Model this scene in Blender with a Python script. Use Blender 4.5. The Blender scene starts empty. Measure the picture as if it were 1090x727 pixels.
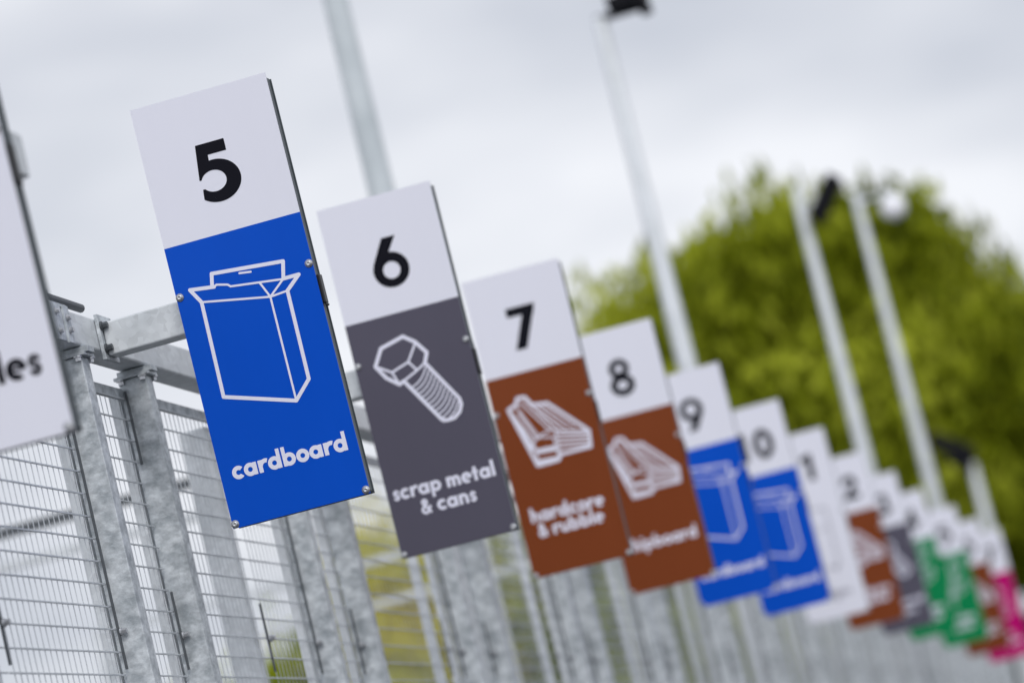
import bpy, bmesh, math, random
import numpy as np
from mathutils import Matrix, Vector, Euler

random.seed(7); rng = np.random.default_rng(7)
C = bpy.context.scene.collection
ZC = 1.6                      # eye height of the photographer

# ------------------------------------------------------------------ materials
def mat(name, col, rough=.5, metal=0., spec=.5):
    m = bpy.data.materials.new(name); m.use_nodes = True
    b = m.node_tree.nodes['Principled BSDF']
    b.inputs['Base Color'].default_value = (*col, 1); b.inputs['Roughness'].default_value = rough
    b.inputs['Metallic'].default_value = metal; b.inputs['Specular IOR Level'].default_value = spec
    return m

def noise_mat(name, c0, c1, scale, rough=(.4, .6), metal=0., detail=5, stretch=(1, 1, 1), bump=0., lo=.35, hi=.65, fine=None, spec=.5):
    """colour mottled between c0 and c1 by a noise in object space, with its own gloss and relief"""
    m = mat(name, c0, rough[0], metal, spec); nt = m.node_tree; N = nt.nodes; L = nt.links
    b = N['Principled BSDF']
    tc = N.new('ShaderNodeTexCoord'); mp = N.new('ShaderNodeMapping'); mp.inputs['Scale'].default_value = stretch
    L.new(tc.outputs['Object'], mp.inputs['Vector'])
    n = N.new('ShaderNodeTexNoise'); n.inputs['Scale'].default_value = scale; n.inputs['Detail'].default_value = detail
    n.inputs['Roughness'].default_value = .62
    L.new(mp.outputs[0], n.inputs['Vector'])
    r = N.new('ShaderNodeValToRGB'); r.color_ramp.elements[0].position = lo; r.color_ramp.elements[1].position = hi
    r.color_ramp.elements[0].color = (*c0, 1); r.color_ramp.elements[1].color = (*c1, 1)
    L.new(n.outputs['Fac'], r.inputs['Fac'])
    out = r.outputs['Color']
    if fine:
        v = N.new('ShaderNodeTexVoronoi'); v.inputs['Scale'].default_value = fine; L.new(mp.outputs[0], v.inputs['Vector'])
        mx = N.new('ShaderNodeMixRGB'); mx.blend_type = 'MULTIPLY'; mx.inputs['Fac'].default_value = .35
        sp = N.new('ShaderNodeSeparateColor'); L.new(v.outputs['Color'], sp.inputs[0])
        mr2 = N.new('ShaderNodeMapRange'); mr2.inputs['To Min'].default_value = .62; mr2.inputs['To Max'].default_value = 1.1
        L.new(sp.outputs[0], mr2.inputs['Value'])
        L.new(out, mx.inputs['Color1']); L.new(mr2.outputs[0], mx.inputs['Color2']); out = mx.outputs['Color']
    L.new(out, b.inputs['Base Color'])
    mr = N.new('ShaderNodeMapRange'); mr.inputs['To Min'].default_value = rough[0]; mr.inputs['To Max'].default_value = rough[1]
    L.new(n.outputs['Fac'], mr.inputs['Value']); L.new(mr.outputs[0], b.inputs['Roughness'])
    if bump:
        bp = N.new('ShaderNodeBump'); bp.inputs['Strength'].default_value = bump; bp.inputs['Distance'].default_value = .004
        L.new(n.outputs['Fac'], bp.inputs['Height']); L.new(bp.outputs[0], b.inputs['Normal'])
    return m

M = {}
M['galv'] = noise_mat('galvanised_steel', (.34, .375, .40), (.74, .78, .81), 20, (.36, .62), .2, 12, (1, 1, 1.4), .7, .34, .68, 90)
M['galv_rail'] = noise_mat('galvanised_rail', (.58, .61, .63), (.80, .83, .85), 6, (.34, .55), .15, 9, (1, .5, 1), .25, .33, .7, 55)
M['galv_far'] = noise_mat('galvanised_column', (.58, .61, .63), (.68, .71, .74), 3, (.4, .55), .1, 5)
M['galv_dull'] = noise_mat('dull_zinc_column', (.40, .44, .46), (.50, .54, .56), 3, (.45, .6), .1, 5)
M['wire'] = noise_mat('galvanised_wire', (.50, .53, .56), (.66, .69, .72), 12, (.4, .6), .2)
M['dark_strip'] = mat('dark_clamp_steel', (.09, .10, .11), .5, .3)
M['bolt'] = noise_mat('bolt_steel', (.42, .43, .45), (.60, .61, .63), 60, (.25, .4), .7)
M['tray'] = noise_mat('tray_grey', (.06, .075, .085), (.09, .108, .12), 8, (.4, .55), .25)
M['bracket'] = mat('black_bracket', (.012, .012, .014), .45)
def vinyl(name, c, k=.95):
    return noise_mat(name, tuple(x * k for x in c), c, 3.0, (.26, .36), 0., 5, (4, 1, .55), 0, .25, .75, None, .14)
M['white'] = vinyl('white_vinyl', (.77, .775, .86), .985)
M['ink_white'] = vinyl('white_print', (.78, .78, .90), .97)
M['ink_black'] = mat('black_print', (.004, .004, .009), .5, 0, .12)
M['ink_grey'] = mat('grey_print', (.34, .34, .40), .35)
M['blue'] = vinyl('blue_vinyl', (.0005, .078, .55))
M['grey'] = vinyl('grey_vinyl', (.098, .092, .125))
M['brown'] = vinyl('brown_vinyl', (.205, .050, .015))
M['green'] = vinyl('green_vinyl', (.004, .23, .075))
M['pink'] = vinyl('magenta_vinyl', (.52, .003, .16))
M['black_metal'] = mat('black_lamp_housing', (.004, .004, .007), .6, 0, .15)
M['lens'] = mat('pale_lamp_glass', (.86, .86, .9), .15)
M['bark'] = noise_mat('bark', (.05, .04, .028), (.12, .10, .07), 6, (.8, .95), 0, 5, (1, 1, .3), .6)
M['cabin'] = noise_mat('cabin_paint', (.02, .03, .02), (.035, .045, .03), 2, (.5, .6))
M['fascia'] = noise_mat('fascia_paint', (.22, .22, .23), (.3, .3, .31), 2, (.5, .6))
M['glass'] = mat('window_glass', (.03, .04, .05), .08)

def leaf_mat(name, stops, scale):
    m = mat(name, stops[0][1], .6, 0, .08); nt = m.node_tree; N = nt.nodes; L = nt.links; b = N['Principled BSDF']
    tc = N.new('ShaderNodeTexCoord'); n = N.new('ShaderNodeTexNoise'); n.inputs['Scale'].default_value = scale; n.inputs['Detail'].default_value = 3
    L.new(tc.outputs['Object'], n.inputs['Vector'])
    g = N.new('ShaderNodeNewGeometry')
    mx = N.new('ShaderNodeMath'); mx.operation = 'MULTIPLY_ADD'; mx.inputs[1].default_value = .28; L.new(g.outputs['Random Per Island'], mx.inputs[0]); L.new(n.outputs['Fac'], mx.inputs[2])
    r = N.new('ShaderNodeValToRGB'); e = r.color_ramp.elements
    while len(e) < len(stops): e.new(.5)
    for k, (p, c) in enumerate(stops): e[k].position = p; e[k].color = (*c, 1)
    L.new(mx.outputs[0], r.inputs['Fac']); L.new(r.outputs['Color'], b.inputs['Base Color'])
    tr = N.new('ShaderNodeBsdfTranslucent'); L.new(r.outputs['Color'], tr.inputs['Color'])
    ms = N.new('ShaderNodeMixShader'); ms.inputs['Fac'].default_value = .35
    L.new(b.outputs[0], ms.inputs[1]); L.new(tr.outputs[0], ms.inputs[2]); L.new(ms.outputs[0], N['Material Output'].inputs['Surface'])
    return m
M['leaf_willow'] = leaf_mat('willow_leaf', [(.40, (.085, .11, .003)), (.64, (.26, .30, .012)), (.88, (.56, .60, .06))], .30)
M['leaf_yellow'] = leaf_mat('yellow_blossom_leaf', [(.34, (.20, .27, .004)), (.52, (.55, .55, .006)), (.85, (.80, .68, .015))], .5)
M['leaf_green'] = leaf_mat('fresh_leaf', [(.4, (.08, .12, .006)), (.62, (.24, .30, .01)), (.85, (.42, .46, .025))], .5)
M['leaf_dark'] = leaf_mat('hedge_leaf', [(.4, (.012, .022, .004)), (.85, (.05, .075, .008))], .5)
M['ground'] = noise_mat('tarmac', (.045, .045, .047), (.085, .085, .085), 1.3, (.8, .95), 0, 8, (1, 1, 1), .3)

# ------------------------------------------------------------------ mesh helpers
class MB:
    """collects closed shapes and links them as ONE mesh object"""
    def __init__(s): s.v = []; s.f = []; s.mi = []; s.k = 0
    def poly(s, vs, fs):
        o = len(s.v); s.v += [tuple(x) for x in vs]; s.f += [tuple(o + i for i in f) for f in fs]; s.mi += [s.k] * len(fs)
    def box(s, x0, x1, y0, y1, z0, z1):
        s.poly([(x0,y0,z0),(x1,y0,z0),(x1,y1,z0),(x0,y1,z0),(x0,y0,z1),(x1,y0,z1),(x1,y1,z1),(x0,y1,z1)],
               [(3,2,1,0),(4,5,6,7),(0,1,5,4),(1,2,6,5),(2,3,7,6),(3,0,4,7)])
    def cyl(s, a, b, r0, r1=None, n=10):
        a = Vector(a); b = Vector(b); r1 = r0 if r1 is None else r1
        d = (b - a).normalized(); u = d.orthogonal().normalized(); w = d.cross(u)
        vs = []
        for p, r in ((a, r0), (b, r1)):
            vs += [p + r * (math.cos(t) * u + math.sin(t) * w) for t in [2 * math.pi * i / n for i in range(n)]]
        s.poly(vs, [(i, (i + 1) % n, n + (i + 1) % n, n + i) for i in range(n)] + [tuple(range(n - 1, -1, -1)), tuple(range(n, 2 * n))])
    def lathe(s, a, d, prof, n=14):
        a = Vector(a); d = Vector(d).normalized(); u = d.orthogonal().normalized(); w = d.cross(u)
        vs = []
        for h, r in prof: vs += [a + d * h + r * (math.cos(t) * u + math.sin(t) * w) for t in [2 * math.pi * i / n for i in range(n)]]
        fs = [(k*n+i, k*n+(i+1) % n, (k+1)*n+(i+1) % n, (k+1)*n+i) for k in range(len(prof)-1) for i in range(n)]
        fs += [tuple(range(n-1, -1, -1)), tuple(range((len(prof)-1)*n, len(prof)*n))]
        s.poly(vs, fs)
    def build(s, name, mats, parent=None, bevel=0., smooth=False):
        me = bpy.data.meshes.new(name); me.from_pydata(s.v, [], s.f)
        if not isinstance(mats, (list, tuple)): mats = [mats]
        for m in mats: me.materials.append(m)
        for p, k in zip(me.polygons, s.mi): p.material_index = k
        bm = bmesh.new(); bm.from_mesh(me)
        if bevel:
            es = [e for e in bm.edges if len(e.link_faces) == 2 and e.calc_face_angle(0) > .6]
            bmesh.ops.bevel(bm, geom=es, offset=bevel, segments=2, affect='EDGES', profile=.5)
        bmesh.ops.recalc_face_normals(bm, faces=bm.faces)
        bm.to_mesh(me); bm.free()
        if smooth:
            for p in me.polygons: p.use_smooth = True
        o = bpy.data.objects.new(name, me); C.objects.link(o); o.parent = parent
        return o

def obj_from(name, me, parent=None):
    o = bpy.data.objects.new(name, me); C.objects.link(o); o.parent = parent; return o
def tag(o, label, cat, group=None):
    o['label'] = label; o['category'] = cat
    if group: o['group'] = group
    return o
def empty(name, loc, label, cat, group=None):
    o = bpy.data.objects.new(name, None); C.objects.link(o); o.location = loc; o.empty_display_size = .1
    return tag(o, label, cat, group)
def struct(o, kind='structure'): o['kind'] = kind; return o

# ------------------------------------------------------------------ vinyl graphics: outlines from distance fields
def seg(p, q, w):                       # round ended stroke
    def f(x, y):
        ax, ay = p; dx, dy = q[0]-ax, q[1]-ay; l = dx*dx+dy*dy
        t = np.clip(((x-ax)*dx+(y-ay)*dy)/max(l, 1e-9), 0, 1)
        return np.hypot(x-ax-t*dx, y-ay-t*dy) - w/2
    return f
def line(pts, w, close=False):
    pts = list(pts) + ([pts[0]] if close else [])
    fs = [seg(a, b, w) for a, b in zip(pts, pts[1:])]
    return U(*fs)
def bar(p, q, w):                       # square ended stroke
    def f(x, y):
        dx, dy = q[0]-p[0], q[1]-p[1]; l = math.hypot(dx, dy); dx /= l; dy /= l
        cx, cy = (p[0]+q[0])/2, (p[1]+q[1])/2
        a = np.abs((x-cx)*dx+(y-cy)*dy)-l/2; b = np.abs(-(x-cx)*dy+(y-cy)*dx)-w/2
        return np.maximum(a, b)
    return f
def rect(x0, x1, y0, y1):
    return lambda x, y: np.maximum(np.abs(x-(x0+x1)/2)-(x1-x0)/2, np.abs(y-(y0+y1)/2)-(y1-y0)/2)
def ell(cx, cy, rx, ry):
    return lambda x, y: (np.hypot((x-cx)/rx, (y-cy)/ry)-1)*min(rx, ry)
def ring(cx, cy, r, w, ry=None):
    ry = ry or r
    return D(ell(cx, cy, r, ry), ell(cx, cy, r-w, ry-w))
def half(nx, ny, c): return lambda x, y: nx*x+ny*y-c      # inside where n.p < c
def conv(*pts):                         # convex polygon, counter clockwise
    hs = []
    for (ax, ay), (bx, by) in zip(pts, pts[1:]+pts[:1]):
        nx, ny = by-ay, ax-bx; l = math.hypot(nx, ny); hs.append(half(nx/l, ny/l, (nx*ax+ny*ay)/l))
    return I(*hs)
def U(*fs): return lambda x, y: np.minimum.reduce([f(x, y) for f in fs])
def I(*fs): return lambda x, y: np.maximum.reduce([f(x, y) for f in fs])
def D(a, b): return lambda x, y: np.maximum(a(x, y), -b(x, y))
def T(f, ox, oy, s=1.): return lambda x, y: f((x-ox)/s, (y-oy)/s)*s

def sdf_mesh(name, f, box, m, res=.0012, y=-.0007):
    """flat vinyl sheet bounded by the zero line of f, in the x-z plane facing -y"""
    x0, x1, z0, z1 = box
    xs = np.arange(x0, x1+res, res); zs = np.arange(z0, z1+res, res)
    X, Z = np.meshgrid(xs, zs); V = f(X, Z)
    ins = V < 0
    vs = []; fs = []; cache = {}
    def vid(key, px, pz):
        if key not in cache: cache[key] = len(vs); vs.append((px, y, pz))
        return cache[key]
    def corner(i, j): return vid((i, j, 0), xs[j], zs[i])
    def edge(i0, j0, i1, j1):
        a, b = V[i0, j0], V[i1, j1]; t = a/(a-b); t = min(max(t, .02), .98)
        k = (i0, j0, 1) if i0 == i1 else (i0, j0, 2)
        return vid(k, xs[j0]+t*(xs[j1]-xs[j0]), zs[i0]+t*(zs[i1]-zs[i0]))
    full = ins[:-1, :-1] & ins[1:, :-1] & ins[:-1, 1:] & ins[1:, 1:]
    anyi = ins[:-1, :-1] | ins[1:, :-1] | ins[:-1, 1:] | ins[1:, 1:]
    for i in range(full.shape[0]):
        row = full[i]; j = 0; n = len(row)
        d = np.flatnonzero(np.diff(np.r_[0, row.astype(np.int8), 0]))
        for a, b in zip(d[::2], d[1::2]):
            fs.append((corner(i, a), corner(i, b), corner(i+1, b), corner(i+1, a)))
        for j in np.flatnonzero(anyi[i] & ~row):
            cs = [(i, j), (i, j+1), (i+1, j+1), (i+1, j)]; poly = []
            for k in range(4):
                p, q = cs[k], cs[(k+1) % 4]
                if ins[p]: poly.append(corner(*p))
                if ins[p] != ins[q]:
                    a, b = (p, q) if p <= q else (q, p)
                    poly.append(edge(*a, *b))
            if len(poly) >= 3: fs.append(tuple(poly))
    me = bpy.data.meshes.new(name); me.from_pydata(vs, [], fs); me.materials.append(m); me.validate()
    return me

S = .335
def wedge(cx, cy, a0, a1):              # angular sector (a1-a0 < pi), degrees
    a0, a1 = math.radians(a0), math.radians(a1)
    n0 = (math.sin(a0), -math.cos(a0)); n1 = (-math.sin(a1), math.cos(a1))
    return I(half(*n0, n0[0]*cx+n0[1]*cy), half(*n1, n1[0]*cx+n1[1]*cy))
def poly_arc(cx, cy, r, a0, a1, n=14):
    return [(cx+r*math.cos(math.radians(a0+(a1-a0)*i/n)), cy+r*math.sin(math.radians(a0+(a1-a0)*i/n))) for i in range(n+1)]
R0 = ring(.5, .5, .53, S)
Sp = poly_arc(.36, .69, .19, 28, 250, 12) + poly_arc(.33, .30, .19, 72, -152, 12)
G = {
 'o': (R0, 1.03),
 'c': (D(R0, wedge(.5, .5, -42, 42)), .93),
 'e': (U(D(R0, wedge(.45, .47, -48, 2)), rect(.2, .98, .42, .60)), 1.03),
 'a': (U(R0, rect(.76, 1.06, 0, 1.0)), 1.13),
 'd': (U(R0, rect(.76, 1.06, 0, 1.55)), 1.13),
 'b': (U(T(R0, .05, 0), rect(.02, .32, 0, 1.55)), 1.11),
 'p': (U(T(R0, .05, 0), rect(.02, .32, -.5, 1.0)), 1.11),
 'g': (U(R0, rect(.72, 1.05, -.1, 1), I(T(ring(.5, .5, .54, S), .0, -.58), half(0, 1, -.12))), 1.13),
 'r': (U(rect(0, S, 0, 1), I(ring(.62, .45, .60, S), wedge(.62, .45, 68, 175))), .78),
 's': (line(Sp, .255), .70),
 't': (U(rect(.14, .14+S, 0, 1.36), rect(0, .62, .72, 1.0)), .68),
 'l': (rect(0, S, 0, 1.58), .41),
 'i': (U(rect(0, S, 0, 1), ell(S/2, 1.30, .20, .20)), .41),
 'h': (U(rect(0, S, 0, 1.58), I(ring(.47, .55, .48, S), half(0, -1, -.55)), rect(.95-S, .95, 0, .57)), 1.02),
 'n': (U(rect(0, S, 0, 1), I(ring(.47, .55, .48, S), half(0, -1, -.55)), rect(.95-S, .95, 0, .57)), 1.02),
 'm': (U(rect(0, S, 0, 1), I(ring(.42, .58, .43, S), half(0, -1, -.58)), rect(.85-S, .85, 0, .6),
         I(ring(.96, .58, .43, S), half(0, -1, -.58)), rect(1.39-S, 1.39, 0, .6)), 1.46),
 'u': (U(rect(0, S, .43, 1), I(ring(.47, .45, .48, S), half(0, 1, .45)), rect(.95-S, .95, 0, 1)), 1.02),
 'x': (U(bar((.1, 0), (.8, 1), .36), bar((.8, 0), (.1, 1), .36)), .92),
 'w': (U(bar((.05, 1.02), (.36, 0), .32), bar((.36, 0), (.66, 1), .30), bar((.66, 1), (.97, 0), .30), bar((.97, 0), (1.28, 1.02), .32)), 1.36),
 'f': (U(rect(.14, .14+S, 0, 1.2), rect(0, .6, .72, 1.0), I(ring(.56, 1.14, .42, S), wedge(.56, 1.14, 85, 178))), .64),
 '&': (U(line(poly_arc(.46, 1.12, .2, -60, 230, 16)+[(.88, .12)], .27), line([(.56, .92)]+poly_arc(.42, .38, .29, 125, 310, 14)+[(.92, .62)], .27)), 1.1),
 ' ': (None, .42),
}
def text_sdf(s, xh, cx, base, sp=.055):
    adv = [(G[c][1]+sp)*xh for c in s]; w = sum(adv)-sp*xh; x = cx-w/2; fs = []
    for c, a in zip(s, adv):
        if G[c][0]: fs.append((T(G[c][0], x, base, xh), x-.15*xh, x+a+.15*xh))
        x += a
    return fs, (cx-w/2-.01, cx+w/2+.01)
def text_mesh(name, lines, m, cx=0.):
    fs = []; xa = []; zs = []
    for s, xh, base in lines:
        f, (a, b) = text_sdf(s, xh, cx, base); xa += [a, b]; zs += [base-.6*xh, base+1.7*xh]
        fs += [(g, l-.004, r+.004, base-.62*xh, base+1.75*xh) for g, l, r in f]
    def F(x, y):
        V = np.full(x.shape, 1.)
        for g, l, r, b0, b1 in fs:
            k = (x[0] >= l) & (x[0] <= r); q = (y[:, 0] >= b0) & (y[:, 0] <= b1)
            if k.any() and q.any():
                ix = np.ix_(q, k); V[ix] = np.minimum(V[ix], g(x[ix], y[ix]))
        return V
    return sdf_mesh(name, F, (min(xa), max(xa), min(zs), max(zs)), m, .0011)

W_ = .235
DG = {  # cap height 1
 '0': (ring(.36, .5, .36, .225, .52), .72),
 '1': (U(rect(.16, .41, 0, 1), conv((-.04, .68), (.2, .76), (.3, 1), (.2, 1), (-.04, .88))), .45),
 '2': (U(I(ring(.33, .68, .33, W_), U(half(0, -1, -.68), wedge(.33, .68, -40, 10))), bar((.49, .52), (.12, .06), .25), rect(0, .68, 0, .21)), .68),
 '3': (U(D(ring(.30, .725, .275, .21), wedge(.28, .70, 150, 280)), D(ring(.30, .30, .32, W_), wedge(.28, .32, 80, 190))), .64),
 '4': (U(rect(.40, .64, 0, 1), rect(0, .76, .18, .38), bar((.09, .28), (.5, .93), .21)), .76),
 '5': (D(U(conv((.10, 1.0), (.032, .40), (.26, .50), (.285, 1.0)), conv((.10, 1.0), (.08, .80), (.60, .80), (.60, 1.0)),
          I(ell(.325, .350, .415, .355), U(half(-1, 0, -.20), half(0, 1, .26), half(0, -1, -.42)), half(-1, .10, -.030))),
          U(ell(.275, .358, .215, .178), rect(-.2, .10, .262, .415))), .74),
 '6': (D(U(ell(.37, .345, .37, .355), conv((.315, 1.0), (.03, .50), (.06, .25), (.30, .55), (.60, 1.0))), ell(.375, .335, .175, .172)), .74),
 '7': (U(rect(0, .66, .79, 1.0), I(bar((.60, 1.04), (.13, -.08), .25), rect(-.2, .7, 0, 1))), .66),
 '8': (U(ring(.34, .29, .34, .19, .30), ring(.34, .745, .285, .17, .265)), .68),
}
DG['9'] = (lambda x, y: DG['6'][0](.74-x, 1-y), .74)
def number_mesh(n):
    s = str(n); h = .168; gap = .11 if n < 10 else .19; adv = [(DG[c][1]+gap)*h for c in s]; x = (-.004 if n > 9 else .002)-(sum(adv)-gap*h)/2; b = .287+.6; fs = []
    x0 = x
    for c, a in zip(s, adv): fs.append(T(DG[c][0], x, b, h)); x += a
    return sdf_mesh('number', U(*fs), (x0-.02, x+.02, b-.02, b+h+.02), M['ink_black'], .0011)

def P(l): return [(x, z+.6) for x, z in l]       # panel centre coordinates -> sign coordinates
def icon_box():
    a, b = .0105, .0058
    f = U(line(P([(-.087,.062),(-.156,.071),(-.132,.030),(-.136,-.240),(.061,-.302),(.110,-.253),(.112,-.002),(.154,.033),(.109,.033)]), a),
          line(P([(-.092,.064),(-.085,.099),(.120,.080),(.109,.033)]), a),
          line(P([(-.087,.062),(-.079,.066),(-.048,.058),(-.041,.051),(.109,.032)]), b),
          line(P([(-.132,.030),(.061,-.006),(.112,-.002)]), b), line(P([(.041,.040),(.061,-.006),(.109,.033)]), b),
          line(P([(.061,-.006),(.061,-.302)]), b), line(P([(-.008,.080),(.024,.0755)]), b))
    return sdf_mesh('pictogram', f, (-.17, .17, .28, .72), M['ink_white'])
def icon_bolt():
    a, b = .0125, .0075
    f = [line(P([(-.016,.118),(.020,.090),(.050,.046),(.035,.014),(.119,-.130)]+[(.121,-.150),(.110,-.172),(.088,-.188),(.062,-.190),(.044,-.182)]+[(-.049,-.027),(-.066,-.034),(-.104,-.002),(-.131,.044),(-.098,.098),(-.016,.118)]), a),
         line(P([(.018,.084),(-.019,.031),(-.081,.011),(-.131,.044)]), b), line(P([(-.019,.031),(.004,-.003)]), b),
         line(P([(.035,.014),(.004,-.003),(-.052,-.028)]), b), line(P([(-.081,.011),(-.066,-.034)]), b)]
    p0, p1 = np.array([-.034, -.050]), np.array([.030, .003]); d = np.array([.087, -.151])/11
    for k in range(11):
        q0 = p0+d*(k+.35); q1 = p1+d*(k+.35); m = (q0+q1)/2+np.array([.011, -.017])
        t = np.linspace(0, 1, 9); arc = [(1-u)**2*q0+2*u*(1-u)*m+u*u*q1 for u in t]
        f.append(line(P([tuple(z) for z in arc]), .0052))
    return sdf_mesh('pictogram', U(*f), (-.15, .14, .38, .74), M['ink_white'])
def icon_beams():
    a, b = .0135, .0062
    f = [line(P([(-.137,.068),(-.103,.080),(-.092,.104),(-.063,.102),(-.040,.064),(.019,.057),(.154,-.088),(.146,-.150),(.024,-.150),(.010,-.170),(-.076,-.172),(-.137,.068)]), a),
         line(P([(-.128,.055),(-.070,-.075),(-.072,-.165)]), b), line(P([(-.103,.070),(-.044,-.066),(-.070,-.075)]), b),
         line(P([(-.085,.085),(.004,-.048),(.024,-.052),(.022,-.148)]), b), line(P([(-.062,.088),(.024,-.052)]), b),
         line(P([(-.044,-.066),(.012,-.078),(.014,-.150)]), b), line(P([(-.040,-.060),(.004,-.048)]), b),
         line(P([(.024,-.056),(.146,-.088)]), .008), line(P([(.0,.050),(.10,-.062)]), b), line(P([(-.02,.052),(.07,-.058)]), b), line(P([(-.036,.05),(.045,-.052)]), b)]
    for k in range(4): f.append(line(P([(.026, -.070-.018*k), (.144, -.098-.0145*k)]), .0075))
    f += [bar(*P([(-.068,-.118), (.012,-.122)]), .020), bar(*P([(-.070,-.160), (.010,-.164)]), .018), line(P([(-.10,.045),(-.055,-.068)]), b), line(P([(-.118,.02),(-.08,-.10)]), .016)]
    return sdf_mesh('pictogram', U(*f), (-.16, .17, .40, .74), M['ink_white'])
def icon_fridge():
    w = .010
    f = U(line(P([(-.085,.10),(.085,.10),(.085,-.28),(-.085,-.28)]), w, True), line(P([(-.085,-.03),(.085,-.03)]), .007),
          line(P([(-.055,.06),(-.055,.0)]), .012), line(P([(-.055,-.07),(-.055,-.16)]), .012), line(P([(-.06,-.28),(-.06,-.30)]), .02), line(P([(.06,-.28),(.06,-.30)]), .02))
    return sdf_mesh('pictogram', f, (-.1, .1, .28, .72), M['ink_grey'])
def icon_leaves():
    f = []
    for ox, oz, an, l in ((-.06, -.05, 118, .19), (.03, -.02, 72, .2), (.0, -.16, 40, .16), (-.03, -.17, 150, .13)):
        d = np.array([math.cos(math.radians(an)), math.sin(math.radians(an))]); n = np.array([-d[1], d[0]]); o = np.array([ox, oz])
        t = np.linspace(0, 1, 10)
        up = [tuple(o+d*l*u+n*.045*math.sin(math.pi*u)) for u in t]; dn = [tuple(o+d*l*u-n*.045*math.sin(math.pi*u)) for u in t]
        f += [line(P(up), .009), line(P(dn), .009), line(P([tuple(o-d*.03), tuple(o+d*l*.8)]), .006)]
    f.append(line(P([(-.02,-.28),(-.02,-.15),(.01,-.02)]), .009))
    return sdf_mesh('pictogram', U(*f), (-.18, .17, .28, .82), M['ink_white'])
def icon_plug():
    f = U(line(P([(-.07,.04),(.07,.04),(.07,-.06),(.035,-.12),(-.035,-.12),(-.07,-.06)]), .011, True), line(P([(-.035,.04),(-.035,.095)]), .016),
          line(P([(.035,.04),(.035,.095)]), .016), line(P([(0,-.12),(0,-.17)]+poly_arc(.045,-.17,.045,180,360,10)+[(.09,-.10)]), .012))
    return sdf_mesh('pictogram', f, (-.12, .14, .34, .74), M['ink_white'])

TX1, TX2 = -.472+.6, .0405
def two(a, b, ba=-.403, bb=-.470, xh=.0365): return [(a, xh, .6+ba), (b, xh, .6+bb)]
ICON = {'box': icon_box(), 'bolt': icon_bolt(), 'beams': icon_beams(), 'fridge': icon_fridge(), 'leaves': icon_leaves(), 'plug': icon_plug()}
TEXT = {
 'textiles': text_mesh('lettering', [('textiles', .0445, .6-.467)], M['ink_black'], .028),
 'cardboard': text_mesh('lettering', [('cardboard', .0350, .6-.470)], M['ink_white'], .004),
 'scrap': text_mesh('lettering', two('scrap metal', '& cans', -.408, -.474, .0347), M['ink_white'], 0),
 'hardcore': text_mesh('lettering', two('hardcore', '& rubble', -.386, -.448, .0365), M['ink_white'], -.004),
 'chipboard': text_mesh('lettering', [('chipboard', .0375, .6-.412)], M['ink_white'], -.004),
 'fridges': text_mesh('lettering', [('fridges', .0385, .6-.470)], M['ink_grey'], 0),
 'garden': text_mesh('lettering', two('garden', 'waste', -.405, -.475, .040), M['ink_white'], 0),
 'small': text_mesh('lettering', two('small', 'electricals', -.405, -.472, .033), M['ink_white'], 0),
}

# ------------------------------------------------------------------ the signs
X0, Y0, ZT, STEP, WID, BND, LEAN, PA = -2.57639, 9.24287, 2.30934, 2.26695, .39901, .4, .06925, .01461
EX = [-.01034,.01657,-.00225,.00884,.00066,-.00768,-.00329,-.00873,.00088,.00125,-.0087,.089,.195,.305]
EY = [.04069,.21535,.03727,-.04677,-.04846,-.14318,-.05633,-.14223,-.10498,-.08661,.0,-.312,-1.579,-2.846]
EZ = [0]*11 + [-.062, -.155, -.23]
RO = [.00167,.00253,.00501,.00771,.00477,.00182,-.00226,.00223,.00048,-.00025,-.0003,0,0,0]
SIGNS = [  # number, colour of lower field, pictogram, text, ink override, label
 (4, 'white', None, 'textiles', "white sign cut off by the left picture edge, ending in les in black letters"),
 (5, 'blue', 'box', 'cardboard', "sharp blue and white cardboard sign numbered 5 with open box outline"),
 (6, 'grey', 'bolt', 'scrap', "grey and white scrap metal and cans sign numbered 6 with bolt drawing"),
 (7, 'brown', 'beams', 'hardcore', "brown and white hardcore and rubble sign numbered 7"),
 (8, 'brown', 'beams', 'chipboard', "brown and white chipboard sign numbered 8 with a single line of text"),
 (9, 'blue', 'box', 'cardboard', "blue and white cardboard sign numbered 9, just behind the brown 8 sign"),
 (10, 'blue', 'box', 'cardboard', "blue and white sign showing a 0, the rightmost of the blue ones"),
 (11, 'white', 'fridge', 'fridges', "all white sign with grey drawing, just behind the last blue one"),
 (12, 'brown', 'beams', 'hardcore', "brown and white blurred sign right behind the all white sign"),
 (13, 'grey', 'bolt', 'scrap', "small blurred grey sign between a brown and a green sign"),
 (14, 'green', 'leaves', 'garden', "blurred green and white sign, the left one of the two green signs"),
 (15, 'green', 'leaves', 'garden', "blurred green and white sign, the right one of the two green signs"),
 (16, 'brown', 'beams', 'hardcore', "narrow visible strip of a brown sign between green and magenta signs"),
 (17, 'pink', 'plug', 'small', "magenta and white sign at the far right end of the row"),
]
def screw_mesh():
    b = MB(); b.lathe((0, 0, 0), (0, -1, 0), [(0, .0112), (.0012, .0116), (.0016, .0085), (.0045, .0078), (.0062, .0055), (.0062, .0030), (.0040, .0028)], 16)
    return b
screw_me = None
SY = {}
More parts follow.
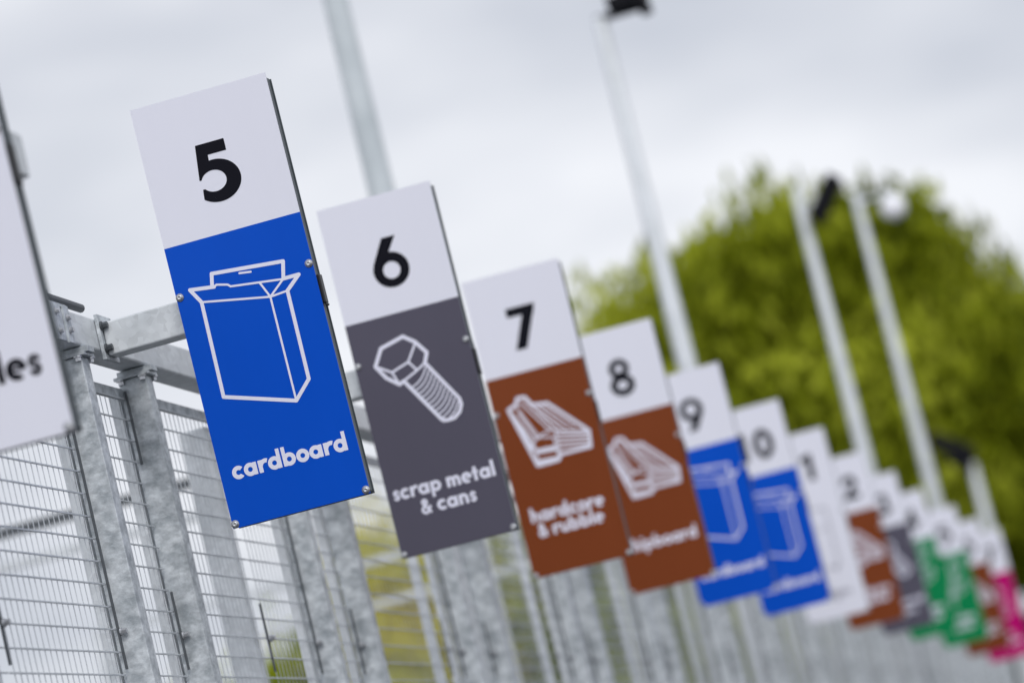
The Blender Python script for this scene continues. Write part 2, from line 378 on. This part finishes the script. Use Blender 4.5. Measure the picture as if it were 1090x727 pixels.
for i, (n, colr, ic, tx, lab) in enumerate(SIGNS):
    k = n-5
    base = Vector((X0+WID/2+EX[i], Y0+EY[i]+STEP*k, ZT-.6+EZ[i]+ZC)); SY[n] = Y0+EY[i]+STEP*k if n < 15 else Y0+STEP*k
    R = Euler((0, 0, PA)).to_matrix() @ Euler((LEAN, 0, 0)).to_matrix() @ Euler((0, RO[i], 0)).to_matrix()
    e = empty('recycling_sign', base+R @ Vector((0, 0, -.6)), lab, 'sign', 'numbered recycling signs in a receding row')
    e.rotation_euler = R.to_euler()
    hw = WID/2
    p = MB()                                            # printed aluminium sheet: header field and colour field
    p.box(-hw, hw, 0, .004, 0, .8)
    p.k = 1; p.box(-hw, hw, 0, .004, .8, 1.2)
    fp = p.build('front_panel', [M[colr], M['white']], e)
    t = MB()
    t.box(-hw+.006, hw-.004, .0065, .058, .006, 1.190)
    t.build('sign_tray', M['tray'], e, .003)
    rb = MB(); rb.box(-hw+.001, hw-.0005, .0605, .0635, .0, 1.188); rb.build('back_panel', M['tray'], e)
    obj_from('number', number_mesh(n), e)
    if ic: obj_from('pictogram', ICON[ic], e)
    obj_from('lettering', TEXT[tx], e)
    for sx, sz in ((-hw+.0105, .658), (hw-.0105, .655), (-hw+.0085, .0115), (hw-.0095, .0115)):
        if screw_me is None:
            o = screw_mesh().build('screw', M['bolt'], e, 0, True); screw_me = o.data
        else: o = obj_from('screw', screw_me, e)
        o.location = (sx, -.0004, sz)
    br = MB(); br.box(hw-.003, hw+.007, .016, .050, .540, .622); br.box(hw+.001, hw+.009, .02, .046, .532, .5395)
    br.build('side_bracket', M['bracket'], e, .003)

# ------------------------------------------------------------------ the steel frames carrying them
XR0, XR1, ZR0, ZR1 = -2.91, -2.825, 1.695+ZC, 1.79+ZC
PX0, PX1 = -2.915, -2.83
DESC = {4: 'the cut off white sign', 5: 'blue sign 5', 6: 'grey sign 6', 7: 'brown sign 7', 8: 'brown sign 8', 9: 'blue sign 9', 10: 'the rightmost blue sign',
        11: 'the all white sign', 12: 'the blurred brown sign', 13: 'the blurred grey sign', 14: 'the left green sign', 15: 'the right green sign',
        16: 'the brown strip sign', 17: 'the magenta sign'}
def bolts(parent, spots, d, r, h, m, name='bolt'):
    me = None
    for p in spots:
        if me is None:
            b = MB(); hexbolt(b, (0, 0, 0), d, r, h); o = b.build(name, m, parent); me = o.data
        else: o = obj_from(name, me, parent)
        o.location = p
def hexbolt(b, p, d, r=.012, h=.012):
    b.cyl(p, Vector(p)+Vector(d)*h*.35, r*1.45, None, 12); b.cyl(Vector(p)+Vector(d)*h*.35, Vector(p)+Vector(d)*h*1.3, r, None, 6)
def wires(b, y0, y1, z0, z1, x, dy=.0445, dz=.0635, rv=.0010, rh=.0021):
    n = max(1, round((y1-y0)/dy)); 
    for k in range(1, n):
        y = y0+(y1-y0)*k/n; b.box(x-rv*2, x, y-rv, y+rv, z0, z1)
    z = z1-.02
    while z > z0:
        b.box(x, x+rh*2, y0, y1, z-rh, z+rh); z -= dz
ZM = 1.64+ZC
protoF = None
def strip(b, y, z0, z1): b.box(-2.8985, -2.892, y-.0035, y+.0035, z0, z1)
def frame_for(n, yb):
    """pair of square posts, the beam on them that carries sign n, and the narrow mesh between the posts"""
    e = empty('sign_gantry', (0, yb, 0), 'galvanised post pair with cross beam carrying '+DESC[n], 'steel frame', 'steel post pairs under the signs')
    for ya in (-.118, .462):
        p = MB(); p.box(PX0, PX1, ya, ya+.066, 0, ZR0-.030); po = p.build('post', M['galv'], e, .0035)
        c = MB(); c.box(PX0-.008, PX1+.013, ya-.014, ya+.080, ZR0-.029, ZR0-.020); c.box(PX0+.0, PX1+.022, ya+.004, ya+.062, ZR0-.0195, ZR0-.003); c.build('top_plate', M['galv'], po, .001)
        bolts(po, [(bx, by, ZR0-.0295) for bx, by in ((PX0+.01, ya-.006), (PX1-.008, ya-.006), (PX1+.004, ya+.070))], (0, 0, -1), .009, .011, M['bolt'])
        c = MB(); c.box(-2.950, -2.9225, ya-.012, ya+.03, .1, ZM); c.build('backing_angle', M['galv_rail'], po)
        for z0, z1 in (((.797+ZC, ZM-.01), (.2, 1.9)) if ya < 0 else ((1.41+ZC, ZM-.01), (.80+ZC, 1.03+ZC), (.2, 1.9))):
            c = MB(); strip(c, ya-.014, z0, z1); c.build('clamp_strip', M['dark_strip'], po)  # clamp strips, coloured dark to also paint the shadow gap along the post edge
        bolts(po, [(-2.8895, ya-.014, .90+ZC)], (1, 0, 0), .008, .014, M['bolt'], 'clamp_bolt')
    b = MB(); b.box(-2.811, -2.195, .079, .160, 1.68+ZC, 1.776+ZC); bo = b.build('cross_beam', M['galv_rail'], e, .005)
    b = MB(); b.box(-2.8235, -2.8120, .058, .182, 1.668+ZC, 1.800+ZC); b.build('end_plate', M['galv'], bo, .002)
    bolts(bo, [(-2.8115, .068, z+ZC) for z in (1.70, 1.765)], (1, 0, 0), .009, .016, M['dark_strip'])
    b = MB(); wires(b, -.05, .455, .3, ZM-.012, -2.9055); wm = b.build('wire_mesh', M['wire'], e)
    b = MB(); b.box(-2.921, -2.906, -.047, .457, ZM-.03, ZM); b.build('mesh_top_bar', M['galv'], wm)
    return e
def copy_tree(o, parent=None):
    c = o.copy(); C.objects.link(c); c.parent = parent
    for ch in o.children: copy_tree(ch, c)
    return c
for n in range(18, 22): SY[n] = SY[17]+2.2*(n-17)
DESC.update({18: 'nothing, first beyond the magenta sign', 19: 'nothing, second beyond the magenta sign', 20: 'nothing, third beyond the magenta sign', 21: 'nothing, last at the far fence end'})
for n in range(4, 22):
    if protoF is None: protoF = f = frame_for(n, SY[n])
    else:
        f = copy_tree(protoF); f.location.y = SY[n]; f['label'] = 'galvanised post pair with cross beam carrying '+DESC[n]
# top rail, one run along the fence with its splice clamps
e = empty('top_rail', (0, 6.2, 0), 'long galvanised box rail along the top of the fence posts', 'rail')
b = MB(); b.box(XR0, XR1, 0, 38.6, ZR0, ZR1); b.build('rail', M['galv_rail'], e, .006)
for k in range(0, 4):
    yy = 9.13-6.2+k*STEP*3
    b = MB()
    b.box(XR1+.001, XR1+.008, yy, yy+.075, ZR0-.004, ZR1+.006)
    b.box(XR1+.001, XR1+.008, yy+.10, yy+.145, ZR0-.004, ZR1+.006)
    b.box(XR0+.01, XR1+.004, yy-.0, yy+.145, ZR1+.002, ZR1+.010)
    b.build('splice_plate', M['galv'], e)
    b = MB(); b.cyl((XR1-.012, yy+.03, ZR1+.026), (XR1-.012, yy+.33, ZR1+.026), .0125, None, 12); b.build('clamp_tube', M['dark_strip'], e)
    for q in (.0, .055):
        b = MB(); b.cyl((XR1-.012, yy-.02+q, ZR1+.0105), (XR1-.012, yy-.02+q, ZR1+.055-.2*q), .009, None, 8); b.build('threaded_stud', M['bolt'], e)
    bolts(e, [(XR1+.0085, yy+.03, ZR0+.02), (XR1+.0085, yy+.03, ZR1-.02), (XR1+.0085, yy+.12, ZR1-.03), (XR1+.0085, yy+.12, ZR0+.03)], (1, 0, 0), .007, .008, M['bolt'])

def mesh_panel(y0, y1, ymid, lab, wm_=.09):
    e = empty('mesh_fence_panel', (0, y0, 0), lab, 'fence', 'wire mesh panels between the post pairs')
    b = MB(); wires(b, .004, ymid-y0-.004, .3, ZM-.012, -2.9055); wires(b, ymid-y0+.010, y1-y0-.004, .3, ZM-.012, -2.9055)
    b.build('wire_mesh', M['wire'], e)
    b = MB(); b.box(-2.9215, -2.9065, .002, y1-y0-.002, ZM-.030, ZM); b.build('top_bar', M['galv'], e)
    b = MB(); b.box(-2.925-wm_, -2.925, ymid-y0-min(.048, wm_), ymid-y0+.012, 0, ZM-.04); mp = b.build('middle_post', M['galv_rail'], e, .006)
    b = MB(); strip(b, ymid-y0+.004, .80+ZC, 1.02+ZC); b.build('clamp_strip', M['dark_strip'], mp)
    bolts(mp, [(-2.8895, ymid-y0+.004, .905+ZC)], (1, 0, 0), .008, .014, M['bolt'], 'clamp_bolt')
    for q in (.2, y1-y0-.25):
        b = MB(); b.box(-2.918, -2.908, q, q+.022, ZM, ZR0); b.build('hanger', M['dark_strip'], e)
for n in range(3, 21):
    ya = (SY[n] if n > 3 else SY[4]-STEP)+.462+.068; yb = SY[n+1]-.120
    if n == 3: lab = 'wire mesh panel at the lower left corner below the cut off white sign'
    elif n < 17: lab = 'mesh panel between the post pairs of '+DESC[n]+' and '+DESC[n+1].replace('the ', '')
    else: lab = 'far blurred mesh panel beyond the magenta sign, '+['first', 'second', 'third', 'last'][n-17]+' along the fence'
    mesh_panel(ya, yb, ya+(.845 if n < 6 else min(1.30, yb-ya-.1)), lab, .09 if n < 6 else .034)
# the rear goal frames seen blurred through the mesh
for k in range(4):
    yy = (16.3, 17.6, 22.3, 25.5)[k]
    e = empty('rear_tie_frame', (-4.45, yy, 0), 'slim steel goal frame seen blurred through the mesh, '+['nearest', 'second nearest', 'second farthest', 'farthest'][k]+' of its row', 'steel frame', 'slim frames behind the mesh')
    b = MB(); b.box(-.04, .04, -.03, .03, 0, 2.20+ZC); b.build('post', M['galv_rail'], e)
    b = MB(); b.box(-2.64, -2.56, -.03, .03, 0, 2.20+ZC); b.build('post', M['galv_rail'], e)
    b = MB(); b.box(-2.559, -.041, -.02, .02, 2.15+ZC, 2.198+ZC); b.build('cross_bar', M['dark_strip' if k == 0 else 'galv_rail'], e)

# ------------------------------------------------------------------ lighting columns
def column(px, Y, top, lab, head, yaw=0., thick=False, fat=1.):
    e = empty('lighting_column', (px*Y, Y, 0), lab, 'street light', 'slender galvanised lighting columns')
    H = top+ZC
    b = MB(); b.lathe((0, 0, 0), (0, 0, 1), [(0, .11*fat), (1.2, .11*fat), (1.25, .088*fat), (H*.55, .075*fat), (H-.02, .05*fat), (H, .035*fat)], 18) if not thick else b.lathe((0, 0, 0), (0, 0, 1), [(0, .11), (1.2, .11), (1.25, .09), (H, .066)], 18); b.build('pole', M['galv_dull' if thick else 'galv_far'], e, 0, True)
    if head == 'slab':       # floodlight on a short bracket, tilted
        b = MB(); b.box(0, .22, -.03, .03, H-.22, H-.18); b.build('bracket', M['galv_far'], e)
        o = MB(); o.box(-.075, .055, -.20, .20, -.24, .24); 
        for q in range(7): o.box(.056, .085, -.19, .19, -.22+q*.067, -.205+q*.067)
        h = o.build('lamp_head', M['black_metal'], e, .01); h.location = (.28, 0, H-.19); h.rotation_euler = (0, math.radians(38), yaw)
        o = MB(); o.box(-.082, -.077, -.17, .17, -.21, .21); o.build('lens', M['glass'], h)
    elif head == 'flat':     # floodlight seen edge on, lying flat over the bracket
        b = MB(); b.box(-.03, .30, -.03, .03, H-.03, H+.01); b.build('bracket', M['black_metal'], e)
        o = MB(); o.box(-.13, .15, -.13, .13, -.02, .08); o.box(.07, .15, -.13, .13, -.09, -.021)
        for q in range(5): o.box(-.12+q*.06, -.105+q*.06, -.12, .12, .081, .11)
        h = o.build('lamp_head', M['black_metal'], e, .01); h.location = (.22, 0, H+.03); h.rotation_euler = (0, math.radians(-4), 0)
        o = MB(); o.box(-.11, .05, -.11, .11, -.027, -.0205); o.build('lens', M['glass'], h)
    elif head == 'left':
        b = MB(); b.box(-.30, 0.02, -.03, .03, H-.06, H-.02); b.build('bracket', M['black_metal'], e)
        o = MB(); o.box(-.86, -.02, -.24, .24, 0, .30); o.box(-.42, .04, -.20, .20, -.14, -.001)
        h = o.build('lamp_head', M['black_metal'], e, .02); h.location = (-.02, 0, H-.03); h.rotation_euler = (0, math.radians(38), 0)
        o = MB(); o.box(-.74, -.40, -.18, .18, -.008, -.002); o.build('lens', M['glass'], h)
    elif head == 'pale':     # floodlight whose pale glass looks at the camera
        b = MB(); b.box(0, .40, -.025, .025, H-.14, H-.10); b.build('bracket', M['galv_far'], e)
        o = MB(); o.lathe((0, .14, 0), (0, -1, 0), [(0, .09), (.1, .145), (.2, .155), (.21, .14)], 18); h = o.build('lamp_head', M['galv_far'], e, 0, False)
        h.location = (.40, 0, H-.30); h.rotation_euler = (math.radians(-6), 0, 0)
        o = MB(); o.lathe((0, -.0705, 0), (0, -1, 0), [(0, .137), (.02, .13), (.05, .09), (.06, .03)], 18); o.build('lens', M['lens'], h, 0, True)
    return e
column(-.2035, 19, 6.1, 'lighting column rising behind the grey number 6 sign, its top out of frame', None, 0, True)
column(-.1292, 25, 5.82, 'lighting column with a black floodlight at the top edge, behind the brown 8 sign', 'flat')
column(-.0868, 35.7, 6.05, 'lighting column with a tilted black floodlight in front of the tree', 'slab', 0)
column(-.0708, 42.0, 6.88, 'lighting column with a round pale lamp, right of the tilted black floodlight', 'pale')
column(-.0584, 66, 5.37, 'far lighting column with dark head leaning left, rightmost of the columns', 'left', 0, False, 1.45)

# ------------------------------------------------------------------ trees
def leaves(centres, radii, n, size, shell=.55, droop=0., edge=.12):
    """leaf quads spread through overlapping clumps"""
    centres = np.array(centres, float); radii = np.array(radii, float)
    vol = radii.prod(1)**.8; pick = rng.choice(len(centres), n, p=vol/vol.sum())
    d = rng.normal(size=(n, 3)); d /= np.linalg.norm(d, axis=1)[:, None]
    r = (shell+(1-shell)*rng.random(n))[:, None]*(1+edge*rng.normal(size=(n, 1)))
    lump = 1+.16*np.sin(d[:, :1]*5.1+pick[:, None]*1.7)*np.cos(d[:, 1:2]*4.3+pick[:, None])+.14*np.sin(d[:, 2:]*7+pick[:, None]*2.1)
    P_ = centres[pick]+d*radii[pick]*r*lump
    t = rng.normal(size=(n, 3)); t[:, 2] -= droop; t /= np.linalg.norm(t, axis=1)[:, None]
    u = np.cross(t, rng.normal(size=(n, 3))); u /= np.linalg.norm(u, axis=1)[:, None]
    s = size*(.6+.8*rng.random((n, 1))); a = t*s; c = u*s*.34
    V = np.stack([P_-a, P_+c, P_+a, P_-c], 1).reshape(-1, 3)
    F = np.arange(4*n).reshape(-1, 4)
    return V, F
def tree(name, loc, lab, group, lobes, n, size, m, trunk_h, trunk_r, droop=.3, shell=.5, edge=.12):
    e = empty(name, loc, lab, 'tree', group)
    cs = [l[:3] for l in lobes]; rs = [l[3:] for l in lobes]
    V, F = leaves(cs, rs, n, size, shell, droop, edge)
    if name == 'willow_tree':            # loose outer sprays
        V2, F2 = leaves(cs, [(a*1.06, b*1.06, c*1.06) for a, b, c in rs], 5000, size, .92, droop, .10)
        F = np.vstack([F, F2+len(V)]); V = np.vstack([V, V2])
    V[:, 2] = np.maximum(V[:, 2], .25)
    me = bpy.data.meshes.new('crown'); me.from_pydata(V.tolist(), [], F.tolist()); me.materials.append(m)
    obj_from('crown', me, e)
    b = MB(); b.cyl((0, 0, -.05), (0, 0, trunk_h), trunk_r, trunk_r*.6, 12)
    for c in cs:
        mid = Vector((c[0]*.35, c[1]*.35, trunk_h*.75+(c[2]-trunk_h*.75)*.45))
        b.cyl((0, 0, trunk_h*.62), mid, trunk_r*.45, trunk_r*.28, 8); b.cyl(mid, c, trunk_r*.28, trunk_r*.08, 7)
        for q in range(3):
            t = Vector(c)+Vector(rng.normal(size=3).tolist())*min(rs[0])*.35; b.cyl(c, t, trunk_r*.1, trunk_r*.03, 5)
    b.build('trunk', M['bark'], e)
    return e
YT = 84.
cx = -.095
def L(x, z, rx, rz, dy=0.): return ((x-cx)*YT, dy, z*YT+ZC, rx*YT, min(rx, rz)*YT*.9, rz*YT)
tree('willow_tree', (cx*YT, YT, 0), 'large olive green willow with a domed crown filling the right background', None,
     [L(-.104,.132,.034,.036), L(-.132,.128,.024,.033,2), L(-.078,.128,.032,.034,-1), L(-.055,.108,.028,.031,1.5), L(-.120,.095,.040,.040), L(-.085,.085,.042,.042,-1.5),
      L(-.052,.075,.034,.036,1), L(-.030,.060,.026,.030), L(-.022,.035,.026,.032,-1), L(-.062,.035,.035,.035), L(-.100,.040,.038,.036), L(-.135,.055,.028,.035,1), L(-.145,.090,.016,.03), L(-.043,.094,.019,.024,-1), L(-.115,.150,.020,.018, 1), L(-.092,.150,.018,.018,-1), L(-.148,.132,.013,.026), L(-.150,.105,.012,.03, 1), L(-.062,.142,.018,.020), L(-.046,.120,.018,.022, 1), L(-.074,.148,.016,.018, -1)],
     44000, .30, M['leaf_willow'], 5.0, .55, 1.8, .30, .11)
YB = 70.
def side(x, zt, w, lab, m, name, n=7000, Y=YB):
    h = zt*Y+ZC
    lob = [(rng.uniform(-.5, .5)*w, rng.uniform(-.8, .8), h*q, w*.48, w*.42, h*.22) for q in (.22, .42, .55)] + [(rng.uniform(-.35, .35)*w, 0, h*.74, w*.36, w*.34, h*.20), (-.2*w, 0, h*.66, w*.3, w*.3, h*.2), (.25*w, 0, h*.64, w*.3, w*.3, h*.2)]
    tree(name, (x*Y, Y, 0), lab, 'bushy trees beyond the fence', lob, n, .2, m, h*.35, .16, .3, .3, .1)
side(-.224, .123, 4.4, 'yellow blossoming bush seen through mesh below the grey number 6 sign', M['leaf_yellow'], 'flowering_bush', 11000)
side(-.262, .096, 3.4, 'yellow green bush seen through mesh under the blue number 5 sign', M['leaf_green'], 'garden_tree')
side(-.293, .090, 2.2, 'low green bush at the bottom edge left of the blue number 5 sign', M['leaf_green'], 'garden_tree')
side(-.188, .122, 3.4, 'bright green tree seen between the bottoms of signs 6 and 7', M['leaf_green'], 'garden_tree')
side(-.150, .085, 3.6, 'green tree behind the fence below the brown number 7 sign', M['leaf_green'], 'garden_tree')
side(-.10, .07, 4.4, 'dark shrub behind the fence below the blue signs', M['leaf_dark'], 'garden_shrub', 6000, 92)
side(-.050, .055, 5.0, 'dark shrub at the lower right corner behind the magenta sign', M['leaf_dark'], 'garden_shrub', 9000, 76)

# cabin at the far right edge
e = empty('site_cabin', (-.036*56, 56, 0), 'small dark site cabin with pale roof edge beyond the magenta sign', 'cabin')
b = MB(); b.box(.05, 4.5, 0, 2.6, 0, 3.55); b.build('wall', M['cabin'], e)
b = MB(); b.box(-.05, 4.6, -.1, 2.7, 3.552, 3.74); b.build('roof', M['fascia'], e)
b = MB(); b.box(1.0, 2.2, -.03, -.002, 1.6, 2.6); w = b.build('window', M['glass'], e)
b = MB(); b.box(2.9, 3.8, -.04, -.002, .05, 2.1); b.build('door', M['galv_far'], e)

# ------------------------------------------------------------------ ground
b = MB(); b.poly([(-900, -300, 0), (900, -300, 0), (900, 1500, 0), (-900, 1500, 0)], [(0, 1, 2, 3)])
struct(b.build('ground', M['ground']))

# ------------------------------------------------------------------ sky and sun: bright overcast
sc = bpy.context.scene
w = bpy.data.worlds.new('World'); sc.world = w; w.use_nodes = True
nt = w.node_tree; N = nt.nodes; Lk = nt.links; bg = N['Background']
SUN_EL, SUN_ROT = math.radians(38), math.radians(158)
sky = N.new('ShaderNodeTexSky'); sky.sky_type = 'NISHITA'; sky.sun_disc = False; sky.sun_elevation = SUN_EL; sky.sun_rotation = SUN_ROT
tc = N.new('ShaderNodeTexCoord'); mp = N.new('ShaderNodeMapping'); mp.inputs['Scale'].default_value = (3.0, 3.0, 7.0); mp.inputs['Location'].default_value = (.35, .1, .55)
Lk.new(tc.outputs['Generated'], mp.inputs['Vector'])
n1 = N.new('ShaderNodeTexNoise'); n1.inputs['Scale'].default_value = 1.0; n1.inputs['Detail'].default_value = 4; n1.inputs['Roughness'].default_value = .5
Lk.new(mp.outputs[0], n1.inputs['Vector'])
cr = N.new('ShaderNodeValToRGB'); cr.color_ramp.elements[0].position = .37; cr.color_ramp.elements[1].position = .62
cr.color_ramp.elements[0].color = (4.3, 4.65, 5.5, 1); cr.color_ramp.elements[1].color = (9.3, 9.4, 9.8, 1)     # cloud radiance at sky-texture scale
Lk.new(n1.outputs['Fac'], cr.inputs['Fac'])
mx = N.new('ShaderNodeMixRGB'); mx.inputs['Fac'].default_value = .92
Lk.new(sky.outputs[0], mx.inputs['Color1']); Lk.new(cr.outputs[0], mx.inputs['Color2']); 
# the cloud layer is brighter round the veiled sun
sd = Vector((math.sin(SUN_ROT)*math.cos(SUN_EL), math.cos(SUN_ROT)*math.cos(SUN_EL), math.sin(SUN_EL)))
dt = N.new('ShaderNodeVectorMath'); dt.operation = 'DOT_PRODUCT'; dt.inputs[1].default_value = sd; Lk.new(tc.outputs['Generated'], dt.inputs[0])
gl = N.new('ShaderNodeMapRange'); gl.inputs['From Min'].default_value = 0; gl.inputs['From Max'].default_value = 1; gl.inputs['To Min'].default_value = 1; gl.inputs['To Max'].default_value = 1.55
Lk.new(dt.outputs['Value'], gl.inputs['Value'])
vm = N.new('ShaderNodeVectorMath'); vm.operation = 'SCALE'; Lk.new(mx.outputs[0], vm.inputs[0]); Lk.new(gl.outputs[0], vm.inputs['Scale'])
Lk.new(vm.outputs[0], bg.inputs['Color'])
bg.inputs['Strength'].default_value = .1

s = bpy.data.lights.new('sun', 'SUN'); s.energy = 1.25; s.angle = math.radians(25); s.color = (1, .97, .93)
so = bpy.data.objects.new('sun', s); C.objects.link(so)
az = SUN_ROT                                           # sun_rotation measured from +Y towards +X
d = Vector((math.sin(az)*math.cos(SUN_EL), math.cos(az)*math.cos(SUN_EL), math.sin(SUN_EL)))
so.rotation_euler = (-d).to_track_quat('-Z', 'Y').to_euler(); so.location = d*30

# ------------------------------------------------------------------ camera
yaw, pitch, roll, fpx = -.17489, .14523, -.24141, 3800.
fw = Vector((math.sin(yaw)*math.cos(pitch), math.cos(yaw)*math.cos(pitch), math.sin(pitch)))
r = Vector((math.cos(yaw), -math.sin(yaw), 0)); u = r.cross(fw)
r2 = r*math.cos(roll)+u*math.sin(roll); u2 = -r*math.sin(roll)+u*math.cos(roll)
cam = bpy.data.cameras.new('camera'); co = bpy.data.objects.new('camera', cam); C.objects.link(co)
co.matrix_world = Matrix(((r2.x, u2.x, -fw.x, 0), (r2.y, u2.y, -fw.y, 0), (r2.z, u2.z, -fw.z, ZC), (0, 0, 0, 1)))
cam.sensor_width = 36; cam.lens = 36*fpx/1090; cam.clip_end = 4000; cam.clip_start = .1
cam.dof.use_dof = True; cam.dof.aperture_fstop = 1.95
cam.dof.focus_distance = Vector((-2.36, 9.46, 2.309-.6)).dot(fw)
sc.camera = co
sc.view_settings.view_transform = 'Standard'; sc.view_settings.look = 'None'; sc.view_settings.gamma = 1; sc.view_settings.exposure = .04
sc.view_settings.use_curve_mapping = False
sc.cycles.use_denoising = True
sc.cycles.max_bounces = 6
